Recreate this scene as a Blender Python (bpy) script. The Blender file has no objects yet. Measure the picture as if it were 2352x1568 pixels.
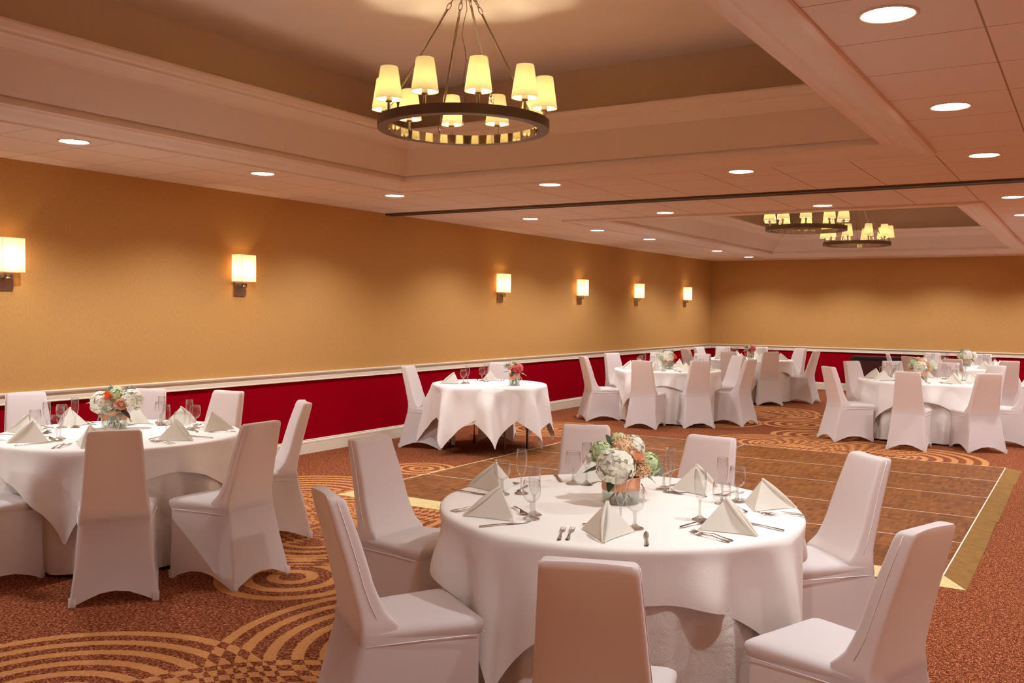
import bpy, bmesh, math, random
from mathutils import Vector, Matrix, noise
PI = math.pi
SC = bpy.context.scene
COL = SC.collection

# ---------------------------------------------------------------- camera, world, exposure
cam_d = bpy.data.cameras.new('camera'); cam = bpy.data.objects.new('camera', cam_d); COL.objects.link(cam)
yaw, pitch, roll = 0.5552, 0.034, 0.0123
Fv = Vector((-math.sin(yaw)*math.cos(pitch), math.cos(yaw)*math.cos(pitch), -math.sin(pitch)))
R0 = Vector((math.cos(yaw), math.sin(yaw), 0)); U0 = R0.cross(Fv)
Rv = R0*math.cos(roll) + U0*math.sin(roll); Uv = Rv.cross(Fv)
cam.matrix_world = Matrix(((Rv.x, Uv.x, -Fv.x, 7.273), (Rv.y, Uv.y, -Fv.y, 0.0), (Rv.z, Uv.z, -Fv.z, 1.6), (0, 0, 0, 1)))
cam_d.sensor_width = 36.0; cam_d.lens = 2148.9/2352*36.0; cam_d.clip_start = 0.05
SC.camera = cam
w = bpy.data.worlds.new('world'); SC.world = w; w.use_nodes = True
w.node_tree.nodes['Background'].inputs[0].default_value = (1.0, 0.8, 0.6, 1)
w.node_tree.nodes['Background'].inputs[1].default_value = 0.0
vs = SC.view_settings
vs.view_transform = 'Standard'; vs.look = 'None'; vs.gamma = 1.0; vs.use_curve_mapping = False
vs.exposure = 1.09
SC.cycles.max_bounces = 8; SC.cycles.diffuse_bounces = 4; SC.cycles.glossy_bounces = 4
SC.cycles.transparent_max_bounces = 16; SC.cycles.transmission_bounces = 6
SC.cycles.sample_clamp_indirect = 6.0
SC.cycles.use_denoising = True; SC.cycles.use_adaptive_sampling = True; SC.cycles.adaptive_threshold = 0.07

HC = 2.737          # tiled ceiling height
YB = 20.186         # far wall
XR, YF = 14.0, -6.5  # the walls beside and behind the camera
DOWN_W = 64.0       # power of one downlight
DOWN_COL = (0.95, 0.985, 1.0)
# recessed downlights (x, y): in the frame, then out of it, plus added fill
LIGHTS_SEEN = [(6.58, 3.79), (6.58, 5.62), (6.585, 7.43), (6.59, 10.16), (6.58, 12.0), (1.19, 3.97), (1.21, 5.70), (1.25, 7.43),
               (3.06, 7.41), (4.83, 7.41), (4.82, 10.13), (3.06, 10.10), (1.27, 10.08), (1.28, 11.92), (1.30, 13.70),
               (1.31, 16.80), (1.25, 18.86), (3.02, 18.87), (4.80, 18.92)]
LIGHTS_MORE_AND_FILL = [(6.58, 1.98), (6.58, -2.4), (6.58, -4.2), (1.2, 2.1), (1.2, 0.2), (1.2, -1.8), (1.2, -4.0), (6.58, 13.8), (6.58, 15.6), (6.58, 17.3), (6.58, 18.9),
               (3.0, -2.4), (4.8, -2.4), (8.4, 11.0), (8.4, 14.5), (8.4, 18.0)] + [(x, y) for x in (10.2, 12.2) for y in (-5, -2.6, -.2, 2.2, 4.6, 7.0, 10.4, 13, 16, 18.6)]  # the two outermost rows are unseen lamps added to raise the bounce light

# ---------------------------------------------------------------- materials
def srgb(r, g, b):
    f = lambda c: (c/255/12.92) if c/255 <= .04045 else ((c/255+.055)/1.055)**2.4
    return (f(r), f(g), f(b), 1)
def new_mat(name):
    m = bpy.data.materials.new(name); m.use_nodes = True
    nt = m.node_tree; return m, nt, nt.nodes['Principled BSDF']
def N(nt, t, **k):
    n = nt.nodes.new(t)
    for a, v in k.items(): setattr(n, a, v)
    return n
def math_(nt, op, a, b=None, c=None, clamp=False):
    n = nt.nodes.new('ShaderNodeMath'); n.operation = op; n.use_clamp = clamp
    for i, v in enumerate((a, b, c)):
        if v is None: continue
        if isinstance(v, (int, float)): n.inputs[i].default_value = v
        else: nt.links.new(v, n.inputs[i])
    return n.outputs[0]
def mixc(nt, fac, a, b):
    n = nt.nodes.new('ShaderNodeMix'); n.data_type = 'RGBA'
    for i, v in ((0, fac), (6, a), (7, b)):
        if isinstance(v, (tuple, float, int)): n.inputs[i].default_value = v
        else: nt.links.new(v, n.inputs[i])
    return n.outputs[2]
def fabric(name, col, rough=.9, bump=.15, scale=60, sheen=.1, big=0.0, bigscale=5, trans=0.0, weave=0.0):
    m, nt, b = new_mat(name)
    b.inputs['Base Color'].default_value = col; b.inputs['Roughness'].default_value = rough
    b.inputs['Specular IOR Level'].default_value = .15; b.inputs['Sheen Weight'].default_value = sheen
    tc = N(nt, 'ShaderNodeTexCoord'); nz = N(nt, 'ShaderNodeTexNoise'); nz.inputs['Scale'].default_value = scale; nz.inputs['Detail'].default_value = 3
    nt.links.new(tc.outputs['Object'], nz.inputs['Vector'])
    h = nz.outputs[0]
    if big:
        n2 = N(nt, 'ShaderNodeTexNoise'); n2.inputs['Scale'].default_value = bigscale; n2.inputs['Detail'].default_value = 4; n2.inputs['Distortion'].default_value = 1.5
        nt.links.new(tc.outputs['Object'], n2.inputs['Vector'])
        h = math_(nt, 'ADD', math_(nt, 'MULTIPLY', h, .15), math_(nt, 'MULTIPLY', n2.outputs[0], big))
    bp = N(nt, 'ShaderNodeBump'); bp.inputs['Strength'].default_value = bump; bp.inputs['Distance'].default_value = .02 if big else .002
    nt.links.new(h, bp.inputs['Height']); nt.links.new(bp.outputs[0], b.inputs['Normal'])
    if trans:
        t = N(nt, 'ShaderNodeBsdfTranslucent'); t.inputs[0].default_value = (col[0], col[1]*.85, col[2]*.7, 1) if name == 'stretch chair cover' else col; mx = N(nt, 'ShaderNodeMixShader'); mx.inputs[0].default_value = trans
        nt.links.new(b.outputs[0], mx.inputs[1]); nt.links.new(t.outputs[0], mx.inputs[2]); nt.links.new(mx.outputs[0], nt.nodes['Material Output'].inputs[0])
    return m
def plain(name, col, rough=.5, metal=0.0, spec=.5, noise_s=0, noise_a=.1, bump=0):
    m, nt, b = new_mat(name)
    b.inputs['Base Color'].default_value = col; b.inputs['Roughness'].default_value = rough; b.inputs['Metallic'].default_value = metal
    b.inputs['Specular IOR Level'].default_value = spec
    if noise_s:
        tc = N(nt, 'ShaderNodeTexCoord'); nz = N(nt, 'ShaderNodeTexNoise'); nz.inputs['Scale'].default_value = noise_s; nz.inputs['Detail'].default_value = 5
        nt.links.new(tc.outputs['Object'], nz.inputs['Vector'])
        dk = tuple(c*(1-noise_a) for c in col[:3])+(1,); lt = tuple(min(1, c*(1+noise_a)) for c in col[:3])+(1,)
        nt.links.new(mixc(nt, nz.outputs[0], dk, lt), b.inputs['Base Color'])
        if bump:
            bp = N(nt, 'ShaderNodeBump'); bp.inputs['Strength'].default_value = bump; bp.inputs['Distance'].default_value = .002
            nt.links.new(nz.outputs[0], bp.inputs['Height']); nt.links.new(bp.outputs[0], b.inputs['Normal'])
    return m
def glass(name, tint=(1, 1, 1, 1), ior=1.35, rough=.02, base=.02):
    m = bpy.data.materials.new(name); m.use_nodes = True; nt = m.node_tree; nt.nodes.clear()
    o = N(nt, 'ShaderNodeOutputMaterial'); tr = N(nt, 'ShaderNodeBsdfTransparent'); tr.inputs[0].default_value = tint
    gl = N(nt, 'ShaderNodeBsdfGlossy'); gl.inputs['Roughness'].default_value = rough
    lw = N(nt, 'ShaderNodeLayerWeight'); lw.inputs[0].default_value = .5
    fac = math_(nt, 'ADD', math_(nt, 'MULTIPLY', math_(nt, 'POWER', lw.outputs['Facing'], 2.4), .95), base, clamp=True)
    mx = N(nt, 'ShaderNodeMixShader'); nt.links.new(fac, mx.inputs[0]); nt.links.new(tr.outputs[0], mx.inputs[1]); nt.links.new(gl.outputs[0], mx.inputs[2])
    nt.links.new(mx.outputs[0], o.inputs[0]); return m
def emit(name, col, s):
    m = bpy.data.materials.new(name); m.use_nodes = True; nt = m.node_tree; nt.nodes.clear()
    o = N(nt, 'ShaderNodeOutputMaterial'); e = N(nt, 'ShaderNodeEmission'); e.inputs[0].default_value = col; e.inputs[1].default_value = s
    nt.links.new(e.outputs[0], o.inputs[0]); return m

def wall_mat(name, col):
    m, nt, b = new_mat(name); b.inputs['Roughness'].default_value = .9; b.inputs['Specular IOR Level'].default_value = .0
    g = N(nt, 'ShaderNodeNewGeometry'); mp = N(nt, 'ShaderNodeMapping'); mp.inputs['Scale'].default_value = (1, 1, .35)
    nt.links.new(g.outputs['Position'], mp.inputs[0])
    nz = N(nt, 'ShaderNodeTexNoise'); nz.inputs['Scale'].default_value = 90; nz.inputs['Detail'].default_value = 4; nt.links.new(mp.outputs[0], nz.inputs['Vector'])
    n2 = N(nt, 'ShaderNodeTexNoise'); n2.inputs['Scale'].default_value = 1.1; n2.inputs['Detail'].default_value = 2; nt.links.new(g.outputs['Position'], n2.inputs['Vector'])
    f = math_(nt, 'ADD', math_(nt, 'MULTIPLY', nz.outputs[0], .8), math_(nt, 'MULTIPLY', n2.outputs[0], .2))
    a = tuple(c*.78 for c in col[:3])+(1,); c2 = tuple(min(1, c*1.2) for c in col[:3])+(1,)
    nt.links.new(mixc(nt, f, a, c2), b.inputs['Base Color'])
    bp = N(nt, 'ShaderNodeBump'); bp.inputs['Strength'].default_value = .25; bp.inputs['Distance'].default_value = .002
    nt.links.new(nz.outputs[0], bp.inputs['Height']); nt.links.new(bp.outputs[0], b.inputs['Normal']); return m
M = {}
M['wall'] = wall_mat('ochre wallcovering', (.57, .31, .105, 1))
M['crimson'] = wall_mat('crimson wainscot', (.30, .001, .009, 1))
M['trimwood'] = plain('cream painted trim', (.76, .66, .52, 1), .45, noise_s=8, noise_a=.04)
M['crown'] = plain('painted ceiling moulding', (.86, .71, .59, 1), .55, noise_s=6, noise_a=.03)
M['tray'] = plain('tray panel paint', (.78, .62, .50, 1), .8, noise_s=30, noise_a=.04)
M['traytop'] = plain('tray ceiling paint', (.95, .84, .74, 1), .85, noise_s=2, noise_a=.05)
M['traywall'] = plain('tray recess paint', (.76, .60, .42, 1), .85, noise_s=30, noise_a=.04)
M['cloth'] = fabric('white table linen', (.86, .815, .77, 1), bump=.3, scale=300, big=.25, bigscale=4.5)
M['undercloth'] = fabric('wrinkled under linen', (.80, .75, .69, 1), bump=.7, scale=200, big=.8, bigscale=7)
M['napkin'] = fabric('ivory napkin', (.90, .86, .77, 1), bump=.1, scale=400, trans=.3)
M['cover'] = fabric('stretch chair cover', (.87, .82, .82, 1), bump=.12, scale=500, sheen=.2, trans=.38)
M['seam'] = fabric('cover seam', (.9, .85, .85, 1), bump=.05, scale=300)
M['nickel'] = plain('brushed nickel', (.42, .36, .29, 1), .28, 1.0, noise_s=12, noise_a=.12)
M['nickel_polished'] = plain('polished nickel', (.62, .55, .46, 1), .06, 1.0)
M['nickel_dark'] = plain('aged nickel band', (.20, .16, .12, 1), .42, .8, noise_s=9, noise_a=.25)
M['steel'] = plain('flatware steel', (.55, .50, .47, 1), .16, 1.0)
M['tube'] = plain('grey steel tube', (.20, .17, .15, 1), .4, .7)
M['wood_top'] = plain('plywood top', (.42, .28, .16, 1), .6, noise_s=6, noise_a=.2)
M['glass'] = glass('clear glass', (.965, .965, .96, 1), base=.05); M['glass_foot'] = glass('faceted foot glass', (.90, .90, .88, 1), rough=.12, base=.22)
M['vase'] = glass('vase glass', (.93, .96, .94, 1), base=.06)
M['water'] = glass('vase water', (.86, .9, .86, 1), base=.04)
M['ribbon'] = fabric('peach ribbon', (.80, .36, .20, 1), rough=.45, bump=.1, scale=80)
M['white_petal'] = fabric('white petals', (.90, .87, .74, 1), rough=.7, bump=.05, trans=.15)
M['green_petal'] = fabric('lime petals', (.60, .70, .40, 1), rough=.7, bump=.05, trans=.1)
M['blush_petal'] = fabric('blush rose petals', (.90, .55, .36, 1), rough=.6, bump=.05, trans=.15)
M['orange_petal'] = fabric('orange rose petals', (.95, .22, .06, 1), rough=.6, bump=.05, trans=.15)
M['pink_petal'] = fabric('coral pink petals', (.80, .20, .20, 1), rough=.6, bump=.05, trans=.15)
M['berry'] = plain('peach buds', (.85, .52, .30, 1), .6, noise_s=40, noise_a=.3)
M['leaf'] = plain('dark green leaf', (.035, .075, .03, 1), .45, noise_s=25, noise_a=.3)
M['sage'] = plain('dusty grey leaf', (.28, .33, .27, 1), .8, noise_s=25, noise_a=.2)
M['stem'] = plain('flower stem', (.07, .13, .04, 1), .5)
M['light_disc'] = emit('lit downlight lens', (1, .96, .9, 1), 14.0)
M['black'] = plain('black lacquer', (.012, .006, .006, 1), .3)
M['darkred_panel'] = plain('dark panel', (.045, .004, .006, 1), .35)
M['track'] = plain('bronze track', (.13, .085, .05, 1), .5, .3)
M['gap'] = plain('track slot', (.02, .012, .008, 1), .8)
M['socket'] = plain('candle sleeve', (.85, .75, .55, 1), .6)

def lamp_shade_mat(name, col, e):
    m, nt, b = new_mat(name); nt.nodes.remove(b)
    df = N(nt, 'ShaderNodeBsdfDiffuse'); df.inputs[0].default_value = col
    tl = N(nt, 'ShaderNodeBsdfTranslucent'); tl.inputs[0].default_value = col
    em = N(nt, 'ShaderNodeEmission'); em.inputs[0].default_value = col; em.inputs[1].default_value = e
    tc = N(nt, 'ShaderNodeTexCoord'); nz = N(nt, 'ShaderNodeTexNoise'); nz.inputs['Scale'].default_value = 120
    nt.links.new(tc.outputs['Object'], nz.inputs['Vector'])
    bp = N(nt, 'ShaderNodeBump'); bp.inputs['Strength'].default_value = .3; bp.inputs['Distance'].default_value = .001
    nt.links.new(nz.outputs[0], bp.inputs['Height']); nt.links.new(bp.outputs[0], df.inputs['Normal'])
    mx = N(nt, 'ShaderNodeMixShader'); mx.inputs[0].default_value = .62
    nt.links.new(df.outputs[0], mx.inputs[1]); nt.links.new(tl.outputs[0], mx.inputs[2])
    ad = N(nt, 'ShaderNodeAddShader'); nt.links.new(mx.outputs[0], ad.inputs[0]); nt.links.new(em.outputs[0], ad.inputs[1])
    nt.links.new(ad.outputs[0], nt.nodes['Material Output'].inputs[0]); return m
M['shade'] = lamp_shade_mat('linen lamp shade', (.68, .61, .39, 1), .12)
M['sconce_shade'] = lamp_shade_mat('white silk shade', (1.0, .82, .55, 1), .14)

def carpet_mat():
    m, nt, b = new_mat('ring patterned carpet'); b.inputs['Roughness'].default_value = .95; b.inputs['Specular IOR Level'].default_value = .05
    g = N(nt, 'ShaderNodeNewGeometry'); sp = N(nt, 'ShaderNodeSeparateXYZ'); nt.links.new(g.outputs['Position'], sp.inputs[0])
    wob = N(nt, 'ShaderNodeTexNoise'); wob.inputs['Scale'].default_value = 45; nt.links.new(g.outputs['Position'], wob.inputs['Vector'])
    wv = math_(nt, 'MULTIPLY', math_(nt, 'SUBTRACT', wob.outputs[0], .5), .018)
    v = None; dk = None
    C = [(3.80, 2.13, .90, .125, 0), (4.66, 3.48, .99, .125, 0), (4.85, 2.20, 1.05, .125, 0), (4.20, 1.72, .98, .19, 1),
         (1.62, 5.80, .95, .11, 0), (2.35, 5.45, .95, .11, 0), (1.70, 5.05, .85, .11, 0), (2.55, 5.95, .60, .11, 0), (2.75, 4.75, .7, .11, 0),
         (3.28, 4.00, .45, .15, 0), (1.60, 7.45, .35, .11, 0),
         (3.95, 11.45, .80, .13, 0), (4.70, 11.30, .95, .15, 0), (5.45, 11.20, .92, .15, 0), (4.2, 12.5, .55, .16, 0),
         (2.75, 15.0, .9, .15, 0), (3.3, 14.6, .6, .15, 0), (3.7, 13.6, .5, .17, 0), (1.1, 11.0, .8, .14, 0), (2.6, 13.2, .7, .14, 0)]
    for cx, cy, R, per, dark in C:
        dx = math_(nt, 'SUBTRACT', sp.outputs[0], cx); dy = math_(nt, 'SUBTRACT', sp.outputs[1], cy)
        d = math_(nt, 'ADD', math_(nt, 'SQRT', math_(nt, 'ADD', math_(nt, 'MULTIPLY', dx, dx), math_(nt, 'MULTIPLY', dy, dy))), wv)
        e = math_(nt, 'SUBTRACT', R, d)
        ins = math_(nt, 'GREATER_THAN', e, 0.0)
        ring = math_(nt, 'LESS_THAN', math_(nt, 'FRACT', math_(nt, 'DIVIDE', e, per)), .46 if not dark else .7)
        r = math_(nt, 'MULTIPLY', ins, ring)
        if dark: continue
        v = r if v is None else math_(nt, 'ABSOLUTE', math_(nt, 'SUBTRACT', v, r))
    # field: dark brown pile flecked with short pale threads
    mp = N(nt, 'ShaderNodeMapping'); mp.inputs['Scale'].default_value = (45, 190, 1); nt.links.new(g.outputs['Position'], mp.inputs[0])
    f1 = N(nt, 'ShaderNodeTexNoise'); f1.inputs['Scale'].default_value = 1; f1.inputs['Detail'].default_value = 3; nt.links.new(mp.outputs[0], f1.inputs['Vector'])
    mp2 = N(nt, 'ShaderNodeMapping'); mp2.inputs['Scale'].default_value = (190, 45, 1); nt.links.new(g.outputs['Position'], mp2.inputs[0])
    f2 = N(nt, 'ShaderNodeTexNoise'); f2.inputs['Scale'].default_value = 1; f2.inputs['Detail'].default_value = 3; nt.links.new(mp2.outputs[0], f2.inputs['Vector'])
    fl = math_(nt, 'MAXIMUM', f1.outputs[0], f2.outputs[0])
    rp = N(nt, 'ShaderNodeMapRange'); rp.inputs[1].default_value = .52; rp.inputs[2].default_value = .69; nt.links.new(fl, rp.inputs[0])
    field = mixc(nt, rp.outputs[0], (.105, .018, .005, 1), (.62, .235, .105, 1))
    tan = mixc(nt, rp.outputs[0], (.46, .20, .068, 1), (.62, .29, .11, 1))
    nt.links.new(mixc(nt, v, field, tan), b.inputs['Base Color'])
    bp = N(nt, 'ShaderNodeBump'); bp.inputs['Strength'].default_value = .5; bp.inputs['Distance'].default_value = .004
    nt.links.new(fl, bp.inputs['Height']); nt.links.new(bp.outputs[0], b.inputs['Normal'])
    return m
M['carpet'] = carpet_mat()

def parquet_mat():
    m, nt, b = new_mat('finger parquet'); b.inputs['Roughness'].default_value = .6; b.inputs['Specular IOR Level'].default_value = .08
    g = N(nt, 'ShaderNodeNewGeometry'); sp = N(nt, 'ShaderNodeSeparateXYZ'); nt.links.new(g.outputs['Position'], sp.inputs[0])
    c = .1185
    ux = math_(nt, 'DIVIDE', sp.outputs[0], c); uy = math_(nt, 'DIVIDE', sp.outputs[1], c)
    ix = math_(nt, 'FLOOR', ux); iy = math_(nt, 'FLOOR', uy)
    par = math_(nt, 'MODULO', math_(nt, 'ADD', math_(nt, 'ADD', ix, iy), 200), 2)
    fx = math_(nt, 'FLOOR', math_(nt, 'MULTIPLY', ux, 5)); fy = math_(nt, 'FLOOR', math_(nt, 'MULTIPLY', uy, 5))
    inv = math_(nt, 'SUBTRACT', 1, par)
    strip = math_(nt, 'ADD', math_(nt, 'MULTIPLY', fx, par), math_(nt, 'MULTIPLY', fy, inv))
    cv = N(nt, 'ShaderNodeCombineXYZ')
    nt.links.new(math_(nt, 'ADD', math_(nt, 'MULTIPLY', ix, 7.13), strip), cv.inputs[0]); nt.links.new(math_(nt, 'MULTIPLY', iy, 3.71), cv.inputs[1]); nt.links.new(strip, cv.inputs[2])
    wn = N(nt, 'ShaderNodeTexWhiteNoise'); nt.links.new(cv.outputs[0], wn.inputs[0])
    nz = N(nt, 'ShaderNodeTexNoise'); nz.inputs['Scale'].default_value = 1.1; nt.links.new(g.outputs['Position'], nz.inputs['Vector'])
    f = math_(nt, 'ADD', math_(nt, 'MULTIPLY', wn.outputs[0], .75), math_(nt, 'MULTIPLY', nz.outputs[0], .35))
    nt.links.new(mixc(nt, f, (.095, .030, .008, 1), (.25, .088, .022, 1)), b.inputs['Base Color'])
    return m
M['parquet'] = parquet_mat()
M['alu'] = plain('aluminium seam strip', (.85, .72, .60, 1), .5, .1)
M['darkseam'] = plain('dark panel joint', (.05, .022, .012, 1), .6)
M['ramp_brown'] = plain('worn laminate ramp', (.23, .115, .032, 1), .8, spec=.08, noise_s=14, noise_a=.3)
M['ramp_cream'] = plain('flecked cream ramp', (.60, .46, .22, 1), .7, spec=.1, noise_s=60, noise_a=.45)

def ceiling_mat():
    m, nt, b = new_mat('mineral ceiling tile'); b.inputs['Roughness'].default_value = .9; b.inputs['Specular IOR Level'].default_value = .1
    g = N(nt, 'ShaderNodeNewGeometry'); sp = N(nt, 'ShaderNodeSeparateXYZ'); nt.links.new(g.outputs['Position'], sp.inputs[0])
    T = .594
    back = math_(nt, 'GREATER_THAN', sp.outputs[1], 8.87)
    yy = math_(nt, 'SUBTRACT', math_(nt, 'SUBTRACT', sp.outputs[1], 7.12), math_(nt, 'MULTIPLY', back, .327))
    def line(u, wd):
        f = math_(nt, 'FRACT', math_(nt, 'ADD', math_(nt, 'DIVIDE', u, T), 100.5))
        return math_(nt, 'LESS_THAN', math_(nt, 'ABSOLUTE', math_(nt, 'SUBTRACT', f, .5)), wd/T/2)
    l = math_(nt, 'MAXIMUM', line(math_(nt, 'SUBTRACT', sp.outputs[0], 6.286), .009), line(yy, .007))  # thin shadow lines along the tile edges, painted as a darker colour
    nz = N(nt, 'ShaderNodeTexNoise'); nz.inputs['Scale'].default_value = 180; nz.inputs['Detail'].default_value = 3; nt.links.new(g.outputs['Position'], nz.inputs['Vector'])
    base = mixc(nt, nz.outputs[0], (.82, .67, .57, 1), (.90, .75, .64, 1))
    nt.links.new(mixc(nt, l, base, (.42, .28, .18, 1)), b.inputs['Base Color'])
    bp = N(nt, 'ShaderNodeBump'); bp.inputs['Strength'].default_value = .3; bp.inputs['Distance'].default_value = .002
    nt.links.new(nz.outputs[0], bp.inputs['Height']); nt.links.new(bp.outputs[0], b.inputs['Normal'])
    return m
M['tile'] = ceiling_mat()

# ---------------------------------------------------------------- object helpers
class MB:
    def __init__(s): s.v = []; s.f = []; s.mi = []; s.cur = 0
    def add(s, vs, fs):
        o = len(s.v); s.v += [tuple(p) for p in vs]; s.f += [tuple(i+o for i in f) for f in fs]; s.mi += [s.cur]*len(fs); return o
    def box(s, x0, x1, y0, y1, z0, z1):
        vs = [(x, y, z) for z in (z0, z1) for y in (y0, y1) for x in (x0, x1)]
        s.add(vs, [(0, 2, 3, 1), (4, 5, 7, 6), (0, 1, 5, 4), (2, 6, 7, 3), (0, 4, 6, 2), (1, 3, 7, 5)])
    def grid(s, rows, closed=False, flip=False):
        n = len(rows[0]); o = len(s.v)
        for r in rows: s.v += [tuple(p) for p in r]
        for i in range(len(rows)-1):
            for j in range(n if closed else n-1):
                a, b_, c, d = o+i*n+j, o+i*n+(j+1) % n, o+(i+1)*n+(j+1) % n, o+(i+1)*n+j
                s.f.append((a, d, c, b_) if flip else (a, b_, c, d)); s.mi.append(s.cur)
    def lathe(s, prof, n=24, c=(0, 0, 0), cap0=False, cap1=False):
        rows = [[(c[0]+r*math.cos(2*PI*k/n), c[1]+r*math.sin(2*PI*k/n), c[2]+z) for k in range(n)] for r, z in prof]
        o = len(s.v); s.grid(rows, True)
        if cap0: s.f.append(tuple(o+k for k in reversed(range(n)))); s.mi.append(s.cur)
        if cap1: s.f.append(tuple(o+(len(prof)-1)*n+k for k in range(n))); s.mi.append(s.cur)
    def tube(s, pts, r, n=8, caps=True):
        pts = [Vector(p) for p in pts]; rows = []
        up = Vector((0, 0, 1))
        for i, p in enumerate(pts):
            t = (pts[min(i+1, len(pts)-1)]-pts[max(i-1, 0)]).normalized()
            a = t.cross(up)
            if a.length < .05: a = t.cross(Vector((1, 0, 0)))
            a.normalize(); b_ = t.cross(a).normalized()
            rr = r[i] if isinstance(r, (list, tuple)) else r
            rows.append([p+a*rr*math.cos(2*PI*k/n)+b_*rr*math.sin(2*PI*k/n) for k in range(n)])
        o = len(s.v); s.grid(rows, True)
        if caps:
            s.f.append(tuple(o+k for k in reversed(range(n)))); s.f.append(tuple(o+(len(pts)-1)*n+k for k in range(n))); s.mi += [s.cur]*2
    def ring(s, c, R, r, axis='z', n=20, m=8, sx=1.0):
        rows = []
        for i in range(n):
            a = 2*PI*i/n; row = []
            for k in range(m):
                b_ = 2*PI*k/m; q = R+r*math.cos(b_)
                p = (q*math.cos(a)*sx, q*math.sin(a), r*math.sin(b_))
                if axis == 'x': p = (p[2], p[0], p[1])
                if axis == 'y': p = (p[1], p[2], p[0])
                row.append((c[0]+p[0], c[1]+p[1], c[2]+p[2]))
            rows.append(row)
        rows.append(rows[0]); s.grid(rows, True)
    def mesh(s, name, mats, smooth=True, bevel=0, autos=None):
        me = bpy.data.meshes.new(name); me.from_pydata(s.v, [], s.f)
        for m in (mats if isinstance(mats, (list, tuple)) else [mats]): me.materials.append(m)
        for p, i in zip(me.polygons, s.mi): p.material_index = i; p.use_smooth = smooth
        bm = bmesh.new(); bm.from_mesh(me); bmesh.ops.remove_doubles(bm, verts=bm.verts, dist=1e-5)
        if bevel: bmesh.ops.bevel(bm, geom=[e for e in bm.edges if len(e.link_faces) == 2 and e.calc_face_angle(0) > .6], offset=bevel, segments=2, affect='EDGES', profile=.6)
        bmesh.ops.recalc_face_normals(bm, faces=bm.faces)
        if autos:
            for e in bm.edges:
                if len(e.link_faces) == 2 and e.calc_face_angle(0) > autos: e.smooth = False
        bm.to_mesh(me); bm.free(); me.update(); return me
def ob(name, data, parent=None, loc=None, rz=None):
    o = bpy.data.objects.new(name, data); COL.objects.link(o)
    if parent: o.parent = parent
    if loc is not None: o.location = loc
    if rz is not None: o.rotation_euler = (0, 0, rz)
    return o
def tag(o, label, cat, group=None, kind=None):
    o['label'] = label; o['category'] = cat
    if group: o['group'] = group
    if kind: o['kind'] = kind
    return o
def thing(name, label, cat, loc=(0, 0, 0), rz=0.0, group=None):
    return tag(ob(name, None, None, loc, rz), label, cat, group)
def struct(name, data, label=None, parent=None):
    o = ob(name, data, parent)
    if not parent: o['kind'] = 'structure'
    if label: o['label'] = label; o['category'] = name.split('_')[0]
    return o
CH = {}
def kids(o): return CH.get(o, [])
def part(name, data, parent, loc=None):
    o = ob(name, data, parent, loc); CH.setdefault(parent, []).append(o); return o
def dup(root, loc, rz, label, group):
    def cp(o, par):
        c = o.copy(); COL.objects.link(c)
        if par: c.parent = par
        for k in kids(o): CH.setdefault(c, []).append(cp(k, c))
        return c
    r = cp(root, None); r.location = loc; r.rotation_euler = (0, 0, rz); r['label'] = label; r['group'] = group; return r

# ---------------------------------------------------------------- the room shell
def quad(name, pts, mat, label=None, parent=None):
    b = MB(); b.add(pts, [(0, 1, 2, 3)]); return struct(name, b.mesh(name, mat, False), label, parent)
quad('floor', [(0, YF, 0), (XR, YF, 0), (XR, YB, 0), (0, YB, 0)], M['carpet'], 'brown carpet with tan medallions of overlapping rings')
def wall(name, a, b_, label):
    m = MB()
    m.cur = 1; m.add([(a[0], a[1], 0), (b_[0], b_[1], 0), (b_[0], b_[1], .85), (a[0], a[1], .85)], [(0, 1, 2, 3)])
    m.cur = 0; m.add([(a[0], a[1], .85), (b_[0], b_[1], .85), (b_[0], b_[1], HC), (a[0], a[1], HC)], [(0, 1, 2, 3)])
    return struct(name, m.mesh(name, [M['wall'], M['crimson']], False), label)
wall('wall_left', (0, YF), (0, YB), 'long ochre wall above a crimson wainscot')
wall('wall_back', (0, YB), (XR, YB), 'far end wall, ochre above crimson')
wall('wall_right', (XR, YF), (XR, YB), 'ochre and crimson wall beside the camera')
wall('wall_front', (0, YF), (XR, YF), 'ochre and crimson wall behind the camera')
def extrude(prof, along, L0, L1, fixed, side=1):
    """profile (outward, z) swept along y (fixed x) or along x (fixed y)"""
    b = MB(); rows = []
    for t in (L0, L1):
        rows.append([(fixed+side*p[0], t, p[1]) if along == 'y' else (t, fixed+side*p[0], p[1]) for p in prof])
    b.grid(rows); return b
rail = [(0, .894), (.030, .894), (.034, .886), (.030, .872), (.026, .866), (.014, .862), (.012, .846), (.020, .842), (.022, .812), (.026, .806), (.026, .800), (.018, .797), (0, .797)]
base = [(0, .153), (.008, .153), (.012, .146), (.010, .138), (.018, .132), (.020, .118), (.018, .112), (.018, 0)]
k = 0
for along, L0, L1, fx, sd, lab in (('y', YF, YB, 0, 1, 'long ochre wall'), ('x', 0, XR, YB, -1, 'far end wall'), ('y', YF, YB, XR, -1, 'wall beside the camera')):
    k += 1
    struct('trim_%d' % k, extrude(rail, along, L0, L1, fx, sd).mesh('chair_rail', M['trimwood'], False), 'cream moulded chair rail on the ' + lab)
    nm = {1: 'baseboard_left', 2: 'baseboard_back', 3: 'baseboard_right'}[k]
    struct(nm, extrude(base, along, L0, L1, fx, sd).mesh(nm, M['trimwood'], False), 'tall cream baseboard of the ' + lab)

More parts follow.
